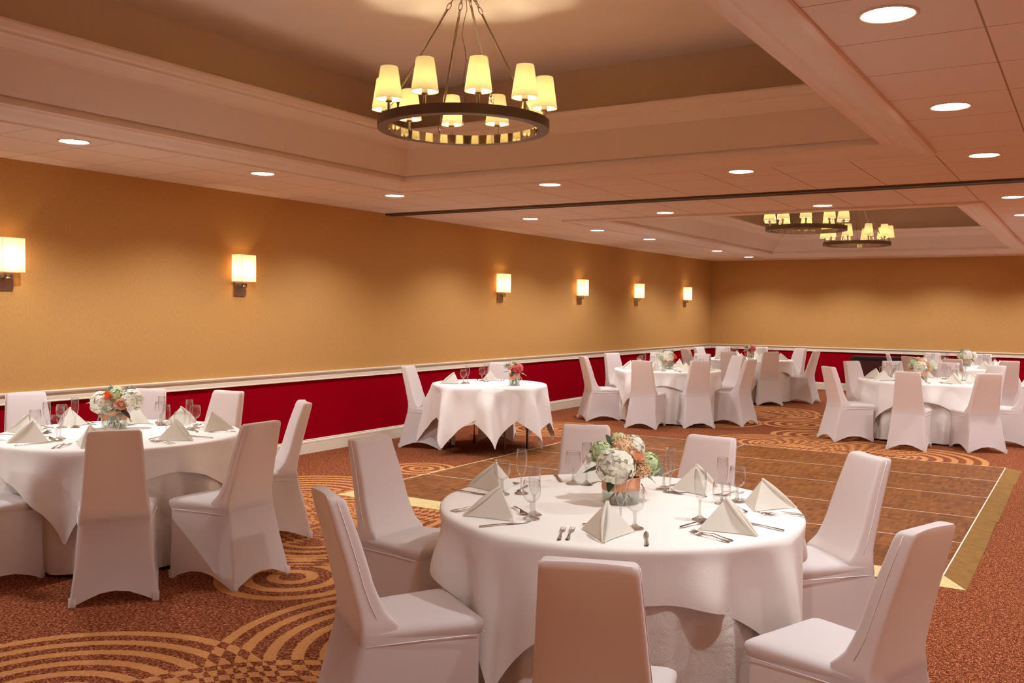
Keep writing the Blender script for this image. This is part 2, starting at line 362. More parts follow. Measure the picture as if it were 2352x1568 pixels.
TX0, TX1 = 1.55, 6.30
TRAYS = [(0.60, 7.12), (10.42, 18.80)]
b = MB()
xs = [0, TX0, TX1, XR]; ys = [YF, TRAYS[0][0], TRAYS[0][1], TRAYS[1][0], TRAYS[1][1], YB]
for i in range(3):
    for j in range(5):
        if i == 1 and j in (1, 3): continue
        b.add([(xs[i], ys[j], HC), (xs[i+1], ys[j], HC), (xs[i+1], ys[j+1], HC), (xs[i], ys[j+1], HC)], [(0, 3, 2, 1)])
struct('ceiling', b.mesh('ceiling', M['tile'], False), 'square mineral ceiling tiles around the two trays')
# the tray: moulding at the rim, sloped panel, upper ledge moulding, recess wall, tray ceiling
rim = [(-.012, HC-.001), (-.012, HC-.022), (.012, HC-.034), (.040, HC-.034), (.046, HC-.020), (.075, HC-.016), (.11, HC-.006), (.16, HC+.020), (.20, HC+.030), (.215, HC+.024), (.225, HC+.036), (.275, HC+.040), (.300, HC+.028), (.300, HC+.15)]
panel = [(.316, HC+.072), (.500, 3.020)]
ledge = [(.500, 3.015), (.512, 3.010), (.522, 3.030), (.540, 3.050), (.575, 3.078), (.600, 3.085), (.604, 3.100), (.625, 3.112), (.645, 3.140), (.645, 3.156), (.560, 3.160)]
recess = [(.560, 3.158), (.280, 3.160), (.280, 3.57)]
def frame_loop(prof, y0, y1):
    rows = []
    for o, z in prof:
        rows.append([(TX0+o, y0+o, z), (TX1-o, y0+o, z), (TX1-o, y1-o, z), (TX0+o, y1-o, z)])
    m = MB(); m.grid(rows, True); return m
tn = 4
for i, (y0, y1) in enumerate(TRAYS):
    nm = ('near', 'far')[i]
    struct('trim_%d' % tn, frame_loop(rim, y0, y1).mesh('tray_rim', M['crown'], False), 'moulded rim around the %s ceiling tray' % nm); tn += 1
    struct('trim_%d' % tn, frame_loop(panel, y0, y1).mesh('tray_panel', M['tray'], False), 'sloped plaster panel inside the %s ceiling tray' % nm); tn += 1
    struct('trim_%d' % tn, frame_loop(ledge, y0, y1).mesh('tray_ledge', M['crown'], False), 'upper ledge moulding inside the %s ceiling tray' % nm); tn += 1
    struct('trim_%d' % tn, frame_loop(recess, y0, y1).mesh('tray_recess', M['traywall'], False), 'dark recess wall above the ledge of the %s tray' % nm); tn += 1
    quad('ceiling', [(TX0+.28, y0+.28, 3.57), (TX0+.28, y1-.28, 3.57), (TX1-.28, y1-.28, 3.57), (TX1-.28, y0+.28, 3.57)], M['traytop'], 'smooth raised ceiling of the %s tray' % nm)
# partition track between the trays
b = MB(); b.box(0.0, XR, 8.795, 8.945, HC-.022, HC+.01); b.cur = 1; b.box(0.0, XR, 8.845, 8.868, HC-.0235, HC); b.box(0.0, XR, 8.895, 8.91, HC-.0235, HC)
struct('trim_%d' % tn, b.mesh('track', [M['track'], M['gap']], False), 'bronze partition track crossing the ceiling between the trays')

# ---------------------------------------------------------------- downlights
def lamp(kind, name, loc, energy, col, parent=None, **kw):
    d = bpy.data.lights.new(name, kind); d.energy = energy; d.color = col
    for a, v in kw.items(): setattr(d, a, v)
    o = bpy.data.objects.new(name, d); COL.objects.link(o); o.location = loc
    if parent: o.parent = parent
    return o
b = MB(); b.lathe([(.092, .002), (.094, -.004), (.104, -.007), (.112, -.004), (.113, .002)], 36); trim_me = b.mesh('trim_ring', M['trimwood'])
b = MB(); b.lathe([(.001, -.0015), (.092, -.0015)], 36); lens_me = b.mesh('lens', M['light_disc'])
def ord_(k): return ['first', 'second', 'third', 'fourth', 'fifth', 'sixth', 'seventh', 'eighth', 'ninth', 'tenth', 'eleventh'][k]
DL = ['downlight beside the near tray, largest in view', 'second largest downlight beside the near tray edge', 'downlight beyond the near end of the open tile aisle', 'downlight in the open aisle, first past the partition track', 'downlight in the open aisle, second past the partition track',
      'downlight above the wall sconces, nearest of the wall row', 'downlight of the wall row, above the second sconce', 'wall row downlight at the far corner of the near tray',
      'downlight just beyond the near tray, closer to the sconce wall', 'downlight just beyond the near tray, farther from the sconce wall',
      'downlight before the far tray, above its round chandeliers', 'downlight before the far tray, near its wall-side corner', 'wall row downlight, first past the partition track',
      'wall row downlight, second past the partition track', 'wall row downlight, third past the partition track', 'wall row downlight beside the far corner of the far tray',
      'corner downlight where the sconce wall meets the end wall', 'downlight by the end wall, below the far chandelier', 'last downlight by the end wall, beyond the far chandelier']
root = None
for i, (x, y) in enumerate(LIGHTS_SEEN):
    lab = 'round lit ' + DL[i]
    if root is None:
        root = thing('downlight', lab, 'ceiling light', (x, y, HC), 0, 'recessed ceiling downlights')
        part('trim_ring', trim_me, root); part('lens', lens_me, root)
    else: dup(root, (x, y, HC), 0, lab, 'recessed ceiling downlights')
for x, y in LIGHTS_SEEN+LIGHTS_MORE_AND_FILL:
    lamp('SPOT', 'downlight_and_fill_lamp', (x, y, HC-.012), DOWN_W*(1.7 if x > 9 else .75 if y == 1.98 else 1.0), DOWN_COL, spot_size=math.radians(138), spot_blend=.6, shadow_soft_size=.045)  # added outer rows burn stronger, to lift the room's ambient light

# ---------------------------------------------------------------- chandeliers
def make_chandelier(loc, label, phase):
    t = thing('chandelier', label, 'chandelier', loc, 0, 'round nickel ring chandeliers')
    RO, RI, H = .525, .462, .056
    b = MB(); n = 96
    b.lathe([(RO, 0), (RO, H)], n); b.cur = 1
    b.lathe([(RI, H), (RI, 0)], n); b.cur = 0
    b.lathe([(RI, 0), (RO, 0)], n); b.lathe([(RO, H), (RI, H)], n)
    part('ring', b.mesh('ring', [M['nickel_dark'], M['nickel_polished']], True, autos=.6), t)
    RC = .493
    sh = MB(); sh.lathe([(.078, 0), (.0788, .003), (.052, .187), (.050, .190), (.0495, .187), (.0765, .003), (.078, 0)], 32); shade_me = sh.mesh('lamp_shade', M['shade'], True)
    ar = MB(); ar.lathe([(.020, 0), (.021, .004), (.009, .007), (.009, .055), (.019, .058), (.020, .064), (.010, .066)], 16, cap0=True, cap1=True); arm_me = ar.mesh('arm', M['nickel'], True, autos=.7)
    so = MB(); so.lathe([(.017, .066), (.017, .115), (.010, .118)], 14, cap1=True); sock_me = so.mesh('candle_sleeve', M['socket'], True, autos=.7)
    for i in range(10):
        a = math.radians(phase+36*i); p = (RC*math.cos(a), RC*math.sin(a), H)
        part('arm', arm_me, t, p); part('candle_sleeve', sock_me, t, p)
        s_ = part('lamp_shade', shade_me, t, (p[0], p[1], H+.072))
        lamp('POINT', 'shade_lamp', (loc[0]+p[0], loc[1]+p[1], loc[2]+H+.135), 3.2, (1, .83, .54), shadow_soft_size=.018)
    HUBZ = 3.57-loc[2]
    for j in range(4):
        a = math.radians(phase+18+90*j-8); d = Vector((math.cos(a), math.sin(a), 0))
        p0 = d*RC+Vector((0, 0, H)); p1 = d*.05+Vector((0, 0, HUBZ-.05))
        L = (p1-p0); q0 = p0+L*.075; q1 = p0+L*.86
        b = MB(); b.tube([q0, q1], .0075, 8); part('rod', b.mesh('rod', M['nickel'], True, autos=.7), t)
        b = MB(); u = L.normalized()
        def links(b, s, e, n):
            for kk in range(n):
                c = s+(e-s)*((kk+.5)/n); hl = (e-s).length/n*.62
                side = d.cross(u).normalized() if kk % 2 else u.cross(d.cross(u)).normalized()
                pts = [c+u*(hl*math.cos(2*PI*m/12))+side*(.011*math.sin(2*PI*m/12)) for m in range(13)]
                b.tube(pts, .0028, 6, False)
        links(b, p0, q0, 2); links(b, q1, p1, 3)
        part('chain', b.mesh('chain', M['nickel'], True), t)
    b = MB(); b.lathe([(.003, -.075), (.03, -.07), (.034, -.055), (.02, -.045), (.018, -.03), (.065, -.02), (.07, 0)], 24, (0, 0, HUBZ), cap0=True, cap1=True)
    part('canopy', b.mesh('canopy', M['nickel'], True, autos=.7), t)
    b = MB(); pts = [(.012*math.sin(k*1.7), .012*math.cos(k*1.1), HUBZ-.07-(HUBZ-.10)*k/10) for k in range(11)]
    b.tube(pts, .0022, 5); part('cord', b.mesh('cord', M['nickel_dark'], True), t)
    return t
make_chandelier((3.965, 4.74, 2.692), 'large ring chandelier with ten cream shades in the near ceiling tray', -45.7)
make_chandelier((3.97, 12.77, 2.702), 'ring chandelier in the far tray, shade tops hidden by the tray edge', -40)
make_chandelier((3.97, 15.93, 2.708), 'farthest ring chandelier hanging low in the far tray', -58)

# ---------------------------------------------------------------- wall sconces
def make_sconce(y, label):
    t = thing('wall_sconce', label, 'wall lamp', (0, y, 0), 0, 'box shaded sconces on the ochre wall')
    b = MB(); b.box(0, .018, -.073, .073, 1.705, 2.0); part('backplate', b.mesh('backplate', M['nickel'], False, bevel=.003), t)
    b = MB(); b.tube([(.018, 0, 1.80), (.075, 0, 1.80)], .009, 10); b.tube([(.075, -.028, 1.795), (.075, .028, 1.795)], .009, 10)
    b.tube([(.075, -.025, 1.795), (.075, -.025, 1.86)], .007, 8); b.tube([(.075, .025, 1.795), (.075, .025, 1.86)], .007, 8)
    part('bracket', b.mesh('bracket', M['nickel_dark'], True), t)
    b = MB()
    loop = []
    hw, x0, x1, rr = .115, .022, .132, .03
    loop += [(x0, -hw), (x1-rr, -hw)]
    loop += [(x1-rr+rr*math.sin(a), -hw+rr-rr*math.cos(a)) for a in (PI/8, PI/4, 3*PI/8, PI/2)]
    loop += [(x, -y_) for x, y_ in reversed(loop)]
    rows = [[(x, y_, z) for x, y_ in loop] for z in (1.845, 2.112)]
    b.grid(rows, True)
    part('lamp_shade', b.mesh('lamp_shade', M['sconce_shade'], True, autos=.9), t)
    b = MB(); e = .0015
    for z in (1.845, 2.112): b.tube([(x, y_, z) for x, y_ in loop+[loop[0]]], .0022, 6, False)
    b.tube([(x1+e, -hw+.035, 1.845), (x1+e, -hw+.035, 2.112)], .0012, 5)
    part('shade_edging', b.mesh('shade_edging', M['ribbon'], True), t)
    lamp('POINT', 'sconce_lamp', (.078, y, 1.96), 1.2, (1, .74, .42), shadow_soft_size=.02)
    return t
SY = [4.14, 6.53, 11.37, 13.82, 16.10, 18.55]
SL = ['sconce cut off by the left edge of the photo', 'sconce above the table nearest the wall', 'sconce above the small two-chair table', 'first sconce beyond the small table', 'second last sconce before the far corner', 'last sconce beside the far corner']
for y, l in zip(SY, SL): make_sconce(y, 'lit white box-shaded ' + l)

# ---------------------------------------------------------------- chair in a stretch cover
def sect(xr, yr, xf, yf, r=.03, n=6, bow=0.0):
    """rounded trapezoid ring (rear at yr, front at yf), counter clockwise from rear left"""
    cs = [(-xr, yr), (xr, yr), (xf, yf), (-xf, yf)]; out = []
    for i in range(4):
        p = Vector(cs[i]); a = Vector(cs[i-1]); c = Vector(cs[(i+1) % 4])
        u = (a-p).normalized(); v = (c-p).normalized(); rr = min(r, (a-p).length*.45, (c-p).length*.45)
        s, e = p+u*rr, p+v*rr
        for k in range(n+1):
            t = k/n; q = s*(1-t)**2+p*2*t*(1-t)+e*t*t; out.append((q.x, q.y))
        m = 6
        nx = Vector(cs[(i+1) % 4]); u2 = (nx-p).normalized(); e2 = p+u2*rr; s2 = nx-u2*min(r, (nx-p).length*.45)
        for k in range(1, m):
            q = e2.lerp(s2, k/m)
            if bow and i == 0: q.y += bow*math.sin(PI*k/m)
            out.append((q.x, q.y))
    return out
def lerp(a, b_, t): return a+(b_-a)*t
def piece(tab, z):
    for i in range(len(tab)-1):
        if z <= tab[i+1][0]:
            t = (z-tab[i][0])/(tab[i+1][0]-tab[i][0]); t = max(0, min(1, t)); return lerp(tab[i][1], tab[i+1][1], t)
    return tab[-1][1]
def make_chair(loc, rz, label, group):
    t = thing('dining_chair', label, 'chair', loc, rz, group)
    # skirt: from the four feet up to the seat, hems arched between the feet
    RX = [(0, .222), (.2, .200), (.46, .180)]; RY = [(0, 0.0), (.12, .018), (.46, .098)]
    FX = [(0, .222), (.42, .207), (.46, .206)]; FY = [(0, .53), (.3, .535), (.46, .545)]
    levels = [0, .10, .22, .34, .42, .447]
    b = MB(); rows = []
    for li, z in enumerate(levels):
        ring = sect(piece(RX, z), piece(RY, z), piece(FX, z), piece(FY, z), .012+.02*(z/.45))
        row = []
        hx, y0, y1 = .222, 0, .53
        for (x, y) in ring:
            u = min(1, abs(x)/.2) if (y < .05 or y > .48) else None
            if li == 0:
                ax = max(0, 1-(x/.185)**2) if abs(x) < .185 else 0
                ym = (y-.265)/.225; ay = max(0, 1-ym*ym) if abs(ym) < 1 else 0
                side = abs(x) > .2
                z_ = .072*(ay if side else ax)**.9 if (ay if side else ax) > 0 else 0
            else: z_ = z
            sag = 0
            row.append((x, y, z_+.001))
        # stretch cloth pulls in between the feet
        row2 = []
        for (x, y, z_) in row:
            k = max(0, 1-abs(z-.16)/.17)
            yy = (y-.265)/.265; x2 = x
            if abs(x) > .15 and abs(yy) < .9: x2 = x*(1-.05*k*(1-yy*yy))
            y2 = y
            if abs(x) < .17 and y > .4: y2 = y-.012*k*(1-(x/.2)**2)
            row2.append((x2, y2, z_))
        rows.append(row2)
    b.grid(rows, True); part('skirt', b.mesh('skirt', M['cover'], True), t)
    # seat pad
    b = MB(); rows = []
    for z, ins, dr in ((.410, .0, 0), (.425, -.006, 0), (.440, -.009, 0), (.454, -.006, 0), (.463, .006, 0), (.468, .022, 0), (.472, .06, 0), (.474, .12, 0)):
        rows.append([(x, y, z-.010*max(0, .3-y)/.3) for x, y in sect(.172-ins, .100+abs(ins), .210-ins, .548-ins, .035)])
    b.grid(rows, True); o = len(b.v)-len(rows[0]); b.f.append(tuple(o+k for k in range(len(rows[0])))); b.mi.append(0)
    part('seat', b.mesh('seat', M['cover'], True), t)
    # backrest
    BX = [(.14, .2065), (.2, .200), (.46, .180), (.52, .168), (.70, .153), (.86, .139), (.92, .134), (.93, .126)]
    BR = [(.12, .018), (.46, .098), (.52, .090), (.70, .045), (.86, .000), (.92, -.016), (.93, -.012)]
    BF = [(.14, .12), (.36, .20), (.44, .235), (.475, .235), (.49, .215), (.52, .190), (.60, .152), (.75, .110), (.90, .058), (.922, .048), (.93, .038)]
    b = MB(); rows = []
    for z in (.14, .22, .30, .37, .43, .47, .485, .50, .52, .56, .62, .70, .78, .86, .905, .922, .930):
        fl = .0 if z > .56 or z < .44 else (.56-z)*.10
        ep = -.05+.0515*smooth((z-.2)/.24)
        rows.append([(x, y, z) for x, y in sect(piece(BX, z)+ep, piece(BR, z)-ep, piece(BX, z)+fl*.6, piece(BF, z), .018, bow=.012*max(0, (z-.5)/.4))])
    b.grid(rows, True); n = len(rows[0]); o = len(b.v)-n
    b.f.append(tuple(o+k for k in range(n))); b.mi.append(0)
    part('backrest', b.mesh('backrest', M['cover'], True, autos=.9), t)
    # stitched seams and the four foot pockets
    b = MB()
    for s in (-1, 1):
        b.tube([(s*.184, .11, .408), (s*.200, .3, .410), (s*.216, .52, .410)], .0022, 5)
        b.tube([(s*(piece(BX, z)+.002), lerp(piece(BR, z), piece(BF, z), .5), z) for z in (.50, .56, .62, .70, .78, .86, .92)], .0016, 5)
    b.tube([(-.2, .556, .410), (.2, .556, .410)], .0022, 5)
    part('seam', b.mesh('seam', M['seam'], True), t)
    for sx in (-1, 1):
        for fy in (.0, .53):
            b = MB(); cx = sx*.207; cy = fy+(.014 if fy == 0 else -.014)
            rows = [[(cx+x, cy+y, z) for x, y in sect(q, -q, q, q, .006, 3)] for z, q in ((.001, .0175), (.045, .0185))]
            b.grid(rows, True); part('foot_pocket', b.mesh('foot_pocket', M['cover'], True, autos=.9), t)
    return t
chair0 = None
def chair(x, y, th_deg, label, group):
    """x, y: mid point between the rear feet; th: direction the sitter faces"""
    global chair0
    rz = math.radians(th_deg-90)
    if chair0 is None: chair0 = make_chair((x, y, 0), rz, label, group); return chair0
    return dup(chair0, (x, y, 0), rz, label, group)

# ---------------------------------------------------------------- tables and cloths
def round_table(cx, cy, r, label):
    t = thing('banquet_table', label, 'table', (cx, cy, 0), 0, 'round banquet tables')
    b = MB(); b.lathe([(r-.01, .722), (r, .728), (r, .744), (r-.01, .748)], 64, cap0=True, cap1=True); part('tabletop', b.mesh('tabletop', M['wood_top'], True, autos=.6), t)
    q = r*.58
    for sx in (-1, 1):
        for sy in (-1, 1):
            b = MB(); b.tube([(sx*q*.55, sy*q*.55, .722), (sx*q*.8, sy*q*.62, .60), (sx*q, sy*q*.66, .44), (sx*q, sy*q*.66, .0)], .0125, 10)
            part('leg', b.mesh('leg', M['tube'], True), t)
    return t
def smooth(t): t = max(0, min(1, t)); return t*t*(3-2*t)
def overlay(cx, cy, r, half, phi, label, seed, group='square white overlay cloths', flare=.10, lift=0.0, wob=.042):
    rnd = random.Random(seed); ph = [rnd.uniform(0, 6.28) for _ in range(6)]; phi = math.radians(phi); nT = 224
    zt = .7505+lift; fr = .020; nS = 20
    b = MB(); ct = MB()
    rows = []
    for i in range(nS+5):
        row = []
        for k in range(nT):
            th = 2*PI*k/nT; t = th-phi-PI/4
            reach = half/max(abs(math.cos(t)), abs(math.sin(t)))
            if i < 5: rad, z = r*(0, .5, .85, .97, .995)[i], zt
            else:
                d = (reach-r)*((i-4)/nS)
                a = d/fr
                if a < PI/2: rad, z = r+fr*math.sin(a), zt-fr*(1-math.cos(a))
                else: rad, z = r+fr, zt-fr-(d-fr*PI/2)
                g = smooth((d-.02)/.22)
                c4 = math.cos(4*(th-phi))
                sh = lambda q: math.copysign(abs(math.cos(q))**.6, math.cos(q))
                fold = wob*g*(.75*sh(9*th+ph[0])+.5*math.cos(16*th+ph[1])+.4*math.cos(5*th+ph[2]))+flare*d*c4+.05*d*math.cos(12*(th-phi)+ph[3]*.2)
                rad += max(-.012, fold)+.004
                th2 = th-.10*d*math.sin(8*(th-phi)); z += .02*d*math.cos(11*th+ph[4])
                row.append((rad*math.cos(th2), rad*math.sin(th2), z)); continue
            row.append((rad*math.cos(th), rad*math.sin(th), z))
        rows.append(row)
    b.grid(rows, True)
    o = ob('tablecloth', b.mesh('tablecloth', M['cloth'], True), None, (cx, cy, 0)); return tag(o, label, 'tablecloth', group)
def underlay(cx, cy, r, label, seed):
    rnd = random.Random(seed); ph = [rnd.uniform(0, 6.28) for _ in range(6)]; nT = 300; b = MB(); rows = []
    for i in range(14):
        s = i/13; z = .735*(1-s)+.02*s; row = []
        for k in range(nT):
            th = 2*PI*k/nT; g = smooth(s*1.6)
            f = -.012+.020*math.copysign(abs(math.cos(17*th+ph[0]+.8*s))**.6, math.cos(17*th+ph[0]+.8*s))+.014*math.cos(26*th+ph[1])+.012*math.cos(9*th+ph[2]-.6*s)
            rad = r+.002+g*f
            row.append((rad*math.cos(th), rad*math.sin(th), z+.006*math.cos(17*th+ph[0])*s))
        rows.append(row)
    b.grid(rows, True)
    return tag(ob('under_cloth', b.mesh('under_cloth', M['undercloth'], True), None, (cx, cy, 0)), label, 'tablecloth', 'floor length under cloths')

# ---------------------------------------------------------------- table ware
ZT = .7525
def napkin_mesh():
    A = Vector((0, -.015, .122)); Fp = Vector((0, .135, 0)); L = Vector((-.105, -.070, 0)); R = Vector((.105, -.070, 0)); n = 10
    b = MB()
    for s, S in ((-1, L), (1, R)):
        # side panel between the ridge (A-F) and the side corner, slightly hollow
        rows = []
        for i in range(n+1):
            u = i/n; p = A.lerp(Fp, u); q = A.lerp(S, u); row = []
            for j in range(n+1):
                v = j/n; x = p.lerp(q, v); x = x+Vector((0, -.010, .002))*math.sin(PI*v)*u*(1 if u < 1 else 1); x.z = max(0.0, x.z); row.append(x)
            rows.append(row)
        b.grid(rows)
        # rolled lip along the ridge
        pts = [A.lerp(Fp, u)+Vector((s*(.002+.009*math.sin(PI*min(1, u*1.05)*.9)), .002*math.sin(PI*u), .001)) for u in [k/12 for k in range(13)]]
        b.tube(pts, [.003+.005*math.sin(PI*min(1, .15+k/13)) for k in range(13)], 8)
    b.add([A, L, R], [(0, 1, 2)])
    pts = [Vector((0, 0, 0))]
    return b.mesh('napkin', M['napkin'], True, autos=.8)
NAP = napkin_mesh()
def goblet_parts():
    b = MB(); b.lathe([(.004, .068), (.018, .072), (.030, .084), (.036, .100), (.0375, .120), (.036, .140), (.033, .158), (.0315, .160), (.0322, .157), (.0350, .140)], 28); bowl = b.mesh('bowl', M['glass'], True)
    b = MB(); b.lathe([(.013, .010), (.0075, .022), (.006, .040), (.0075, .060), (.010, .068)], 12); stem = b.mesh('stem', M['glass_foot'], True, autos=.3)
    b = MB(); b.lathe([(.036, .0005), (.035, .004), (.022, .009), (.013, .014)], 12, cap0=True); foot = b.mesh('foot', M['glass_foot'], False)
    return bowl, stem, foot
def flute_parts():
    b = MB(); b.lathe([(.004, .082), (.010, .086), (.018, .102), (.0235, .128), (.0250, .160), (.0235, .195), (.0225, .206), (.0215, .206), (.0240, .165)], 28); bowl = b.mesh('bowl', M['glass'], True)
    b = MB(); b.lathe([(.012, .010), (.006, .022), (.0045, .045), (.006, .076), (.008, .083)], 12); stem = b.mesh('stem', M['glass_foot'], True, autos=.3)
    b = MB(); b.lathe([(.033, .0005), (.032, .004), (.020, .009), (.012, .014)], 12, cap0=True); foot = b.mesh('foot', M['glass_foot'], False)
    return bowl, stem, foot
def joined(name, metas):
    """one mesh from several meshes that keep their materials"""
    bm = bmesh.new(); mats = []
    me = bpy.data.meshes.new(name)
    for m in metas:
        off = len(bm.faces); bm.from_mesh(m); bm.faces.ensure_lookup_table()
        mt = m.materials[0]
        if mt not in mats: mats.append(mt)
        for f in bm.faces[off:]: f.material_index = mats.index(mt)
    bm.to_mesh(me); bm.free()
    for m in mats: me.materials.append(m)
    return me
GOB, FLU = goblet_parts(), flute_parts()
GOB1, FLU1 = joined('goblet', GOB), joined('flute', FLU)
def fork_mesh():
    b = MB(); w = .0
    prof = [(-.095, .006, .002), (-.085, .0085, .003), (-.05, .005, .005), (-.01, .003, .010), (.03, .004, .006), (.040, .010, .004), (.055, .012, .003)]
    rows = []
    for y, h, z in prof: rows.append([(-h, y, z), (0, y, z+.002), (h, y, z), (0, y, z-.0012)])
    b.grid(rows, True)
    for i in range(4):
        x = -.0092+.0061*i; b.tube([(x, .053, .003), (x, .075, .0035), (x*.95, .094, .007)], [.0019, .0016, .0008], 5)
    return b.mesh('fork', M['steel'], True)
def knife_mesh():
    b = MB(); rows = []
    for y, h, z in [(-.11, .006, .003), (-.10, .009, .004), (-.03, .006, .004), (.0, .005, .004), (.01, .009, .003), (.07, .010, .003), (.10, .006, .003), (.112, .001, .003)]:
        rows.append([(-h, y, z), (0, y, z+.0025), (h, y, z), (0, y, z-.0022)])
    b.grid(rows, True); return b.mesh('knife', M['steel'], True)
def spoon_mesh():
    b = MB(); rows = []
    for y, h, z in [(-.085, .006, .002), (-.075, .008, .003), (-.03, .004, .006), (.015, .003, .009), (.03, .007, .005), (.045, .0145, .002), (.062, .0165, .001), (.078, .011, .003), (.087, .002, .006)]:
        rows.append([(-h, y, z+.003), (0, y, z), (h, y, z+.003), (0, y, z-.0008)])
    b.grid(rows, True); return b.mesh('spoon', M['steel'], True)
FORK, KNIFE, SPOON = fork_mesh(), knife_mesh(), spoon_mesh()
# names of the eight sides of a table, by the direction from its centre
def side_name(deg):
    i = int(round(((deg+360) % 360)/45)) % 8
    return ['aisle side', 'far aisle corner', 'far side', 'far wall corner', 'wall side', 'near wall corner', 'camera side', 'near aisle corner'][i]
GOB_ROOT = FLU_ROOT = None
def put_glass(kind, x, y, label, detailed, rz):
    global GOB_ROOT, FLU_ROOT
    nm, cat = ('water_goblet', 'goblet') if kind == 'g' else ('champagne_flute', 'champagne glass')
    grp = 'water goblets on the tables' if kind == 'g' else 'champagne flutes on the tables'
    if not detailed:
        return tag(ob(nm, GOB1 if kind == 'g' else FLU1, None, (x, y, ZT), rz), label, cat, grp)
    rt = GOB_ROOT if kind == 'g' else FLU_ROOT
    if rt is None:
        t = thing(nm, label, cat, (x, y, ZT), rz, grp)
        for n, m in zip(('bowl', 'stem', 'foot'), GOB if kind == 'g' else FLU): part(n, m, t)
        if kind == 'g': GOB_ROOT = t
        else: FLU_ROOT = t
        return t
    return dup(rt, (x, y, ZT), rz, label, grp)
SRND = random.Random(5)
def setting(cx, cy, tname, deg, r=.58, rot=0.0, detailed=False, cutlery=True, glasses=True, gl=None):
    """one place: deg = direction from the table centre, napkin ridge towards the sitter"""
    a = math.radians(deg); out = Vector((math.cos(a), math.sin(a), 0)); rt = Vector((-out.y, out.x, 0))  # sitter's right hand
    c = Vector((cx, cy, ZT)); sn = side_name(deg)
    def P(o, t): q = c+out*o+rt*t; return q
    yaw_out = a-PI/2                         # local +y outwards
    j = lambda s: SRND.uniform(-s, s)
    p = P(r, 0)
    tag(ob('napkin', NAP, None, p, yaw_out+math.radians(rot)), 'ivory napkin folded into a pyramid, %s of %s' % (sn, tname), 'napkin', 'pyramid napkins')
    if glasses:
        p = P(r-.11+j(.015), .105+j(.01)); put_glass('g', p.x, p.y, 'clear stemmed water goblet, %s of %s' % (sn, tname), detailed, j(3))
        p = P(r-.165+j(.015), .045+j(.01)); put_glass('f', p.x, p.y, 'tall empty champagne flute, %s of %s' % (sn, tname), detailed, j(3))
    if cutlery:
        for k, (t_, nm2) in enumerate(((-.135, 'inner'), (-.165, 'outer'))):
            p = P(r+.03+.008*k, t_+j(.004)); tag(ob('fork', FORK, None, p, a+PI/2+j(.05)), '%s steel fork, %s of %s' % (nm2, sn, tname), 'fork', 'steel forks')
        p = P(r+.035, .150+j(.006)); tag(ob('knife', KNIFE, None, p, a+PI/2+j(.06)), 'steel dinner knife at the %s of %s' % (sn, tname), 'knife', 'steel knives')
        p = P(r-.13, -.04+j(.02)); tag(ob('spoon', SPOON, None, p, a+j(.3)), 'steel dessert spoon at the %s of %s' % (sn, tname), 'spoon', 'steel dessert spoons')

# ---------------------------------------------------------------- flowers
def sph_dirs(n, rnd, lo=-.35):
    out = []
    for i in range(n):
        z = 1-(i+.5)/n*(1-lo); a = i*2.39996+rnd.uniform(-.2, .2); s = math.sqrt(max(0, 1-z*z)); out.append(Vector((s*math.cos(a), s*math.sin(a), z)))
    return out
def hydrangea(r, n=85, seed=1, fl=.022):
    rnd = random.Random(seed); b = MB()
    for d in sph_dirs(n, rnd, -.55):
        c = d*r*rnd.uniform(.72, 1.10); t = d.orthogonal().normalized(); t.rotate(Matrix.Rotation(rnd.uniform(0, 6), 3, d)); s = d.cross(t)
        d2 = (d+Vector((rnd.uniform(-.3, .3), rnd.uniform(-.3, .3), rnd.uniform(-.3, .3)))).normalized()
        for k in range(4):
            e = (t if k % 2 == 0 else s)*(1 if k < 2 else -1); g = d2.cross(e); q = fl*rnd.uniform(.9, 1.2)
            b.add([c, c+e*q*.55+g*q*.55+d2*.003, c+e*q*1.15+g*q*.25-d2*.001, c+e*q*1.15-g*q*.25-d2*.001, c+e*q*.55-g*q*.55+d2*.003], [(0, 1, 2, 3, 4)])
    b.lathe([(r*.1, -r*.6), (r*.5, -r*.45), (r*.68, 0), (r*.5, r*.45), (r*.1, r*.66)], 12)
    return b
def budcluster(r, n=130, seed=1, br=.0055):
    rnd = random.Random(seed); b = MB()
    for d in sph_dirs(n, rnd, -.4):
        c = d*r*rnd.uniform(.8, 1.08); q = br*rnd.uniform(.8, 1.2)
        b.add([c+Vector(v)*q for v in ((1, 0, 0), (-1, 0, 0), (0, 1, 0), (0, -1, 0), (0, 0, 1), (0, 0, -1))], [(0, 2, 4), (2, 1, 4), (1, 3, 4), (3, 0, 4), (2, 0, 5), (1, 2, 5), (3, 1, 5), (0, 3, 5)])
    b.lathe([(r*.1, -r*.7), (r*.6, -r*.5), (r*.8, 0), (r*.6, r*.55), (r*.1, r*.75)], 12)
    return b
def rose(r, seed=1):
    rnd = random.Random(seed); b = MB()
    for ring, (n, rad, hgt, open_) in enumerate(((3, .22, .75, .05), (4, .42, .72, .12), (5, .65, .62, .25), (6, .85, .48, .5), (7, 1.0, .30, .8))):
        for k in range(n):
            a = 2*PI*k/n+ring*.7+rnd.uniform(-.1, .1); wd = PI/n*1.35; rows = []
            for i in range(5):
                v = i/4; row = []
                for j in range(6):
                    u = (j/5-.5)*2; ang = a+u*wd*(.6+.4*math.sin(PI*min(1, v+.2)))
                    rr = r*rad*(.35+.65*math.sin(v*PI/2))+r*open_*.25*v*v
                    z = r*(-.55+(hgt+.55)*v-open_*.25*v*v)-r*.12*u*u*v
                    row.append((rr*math.cos(ang), rr*math.sin(ang), z))
                rows.append(row)
            b.grid(rows)
    return b
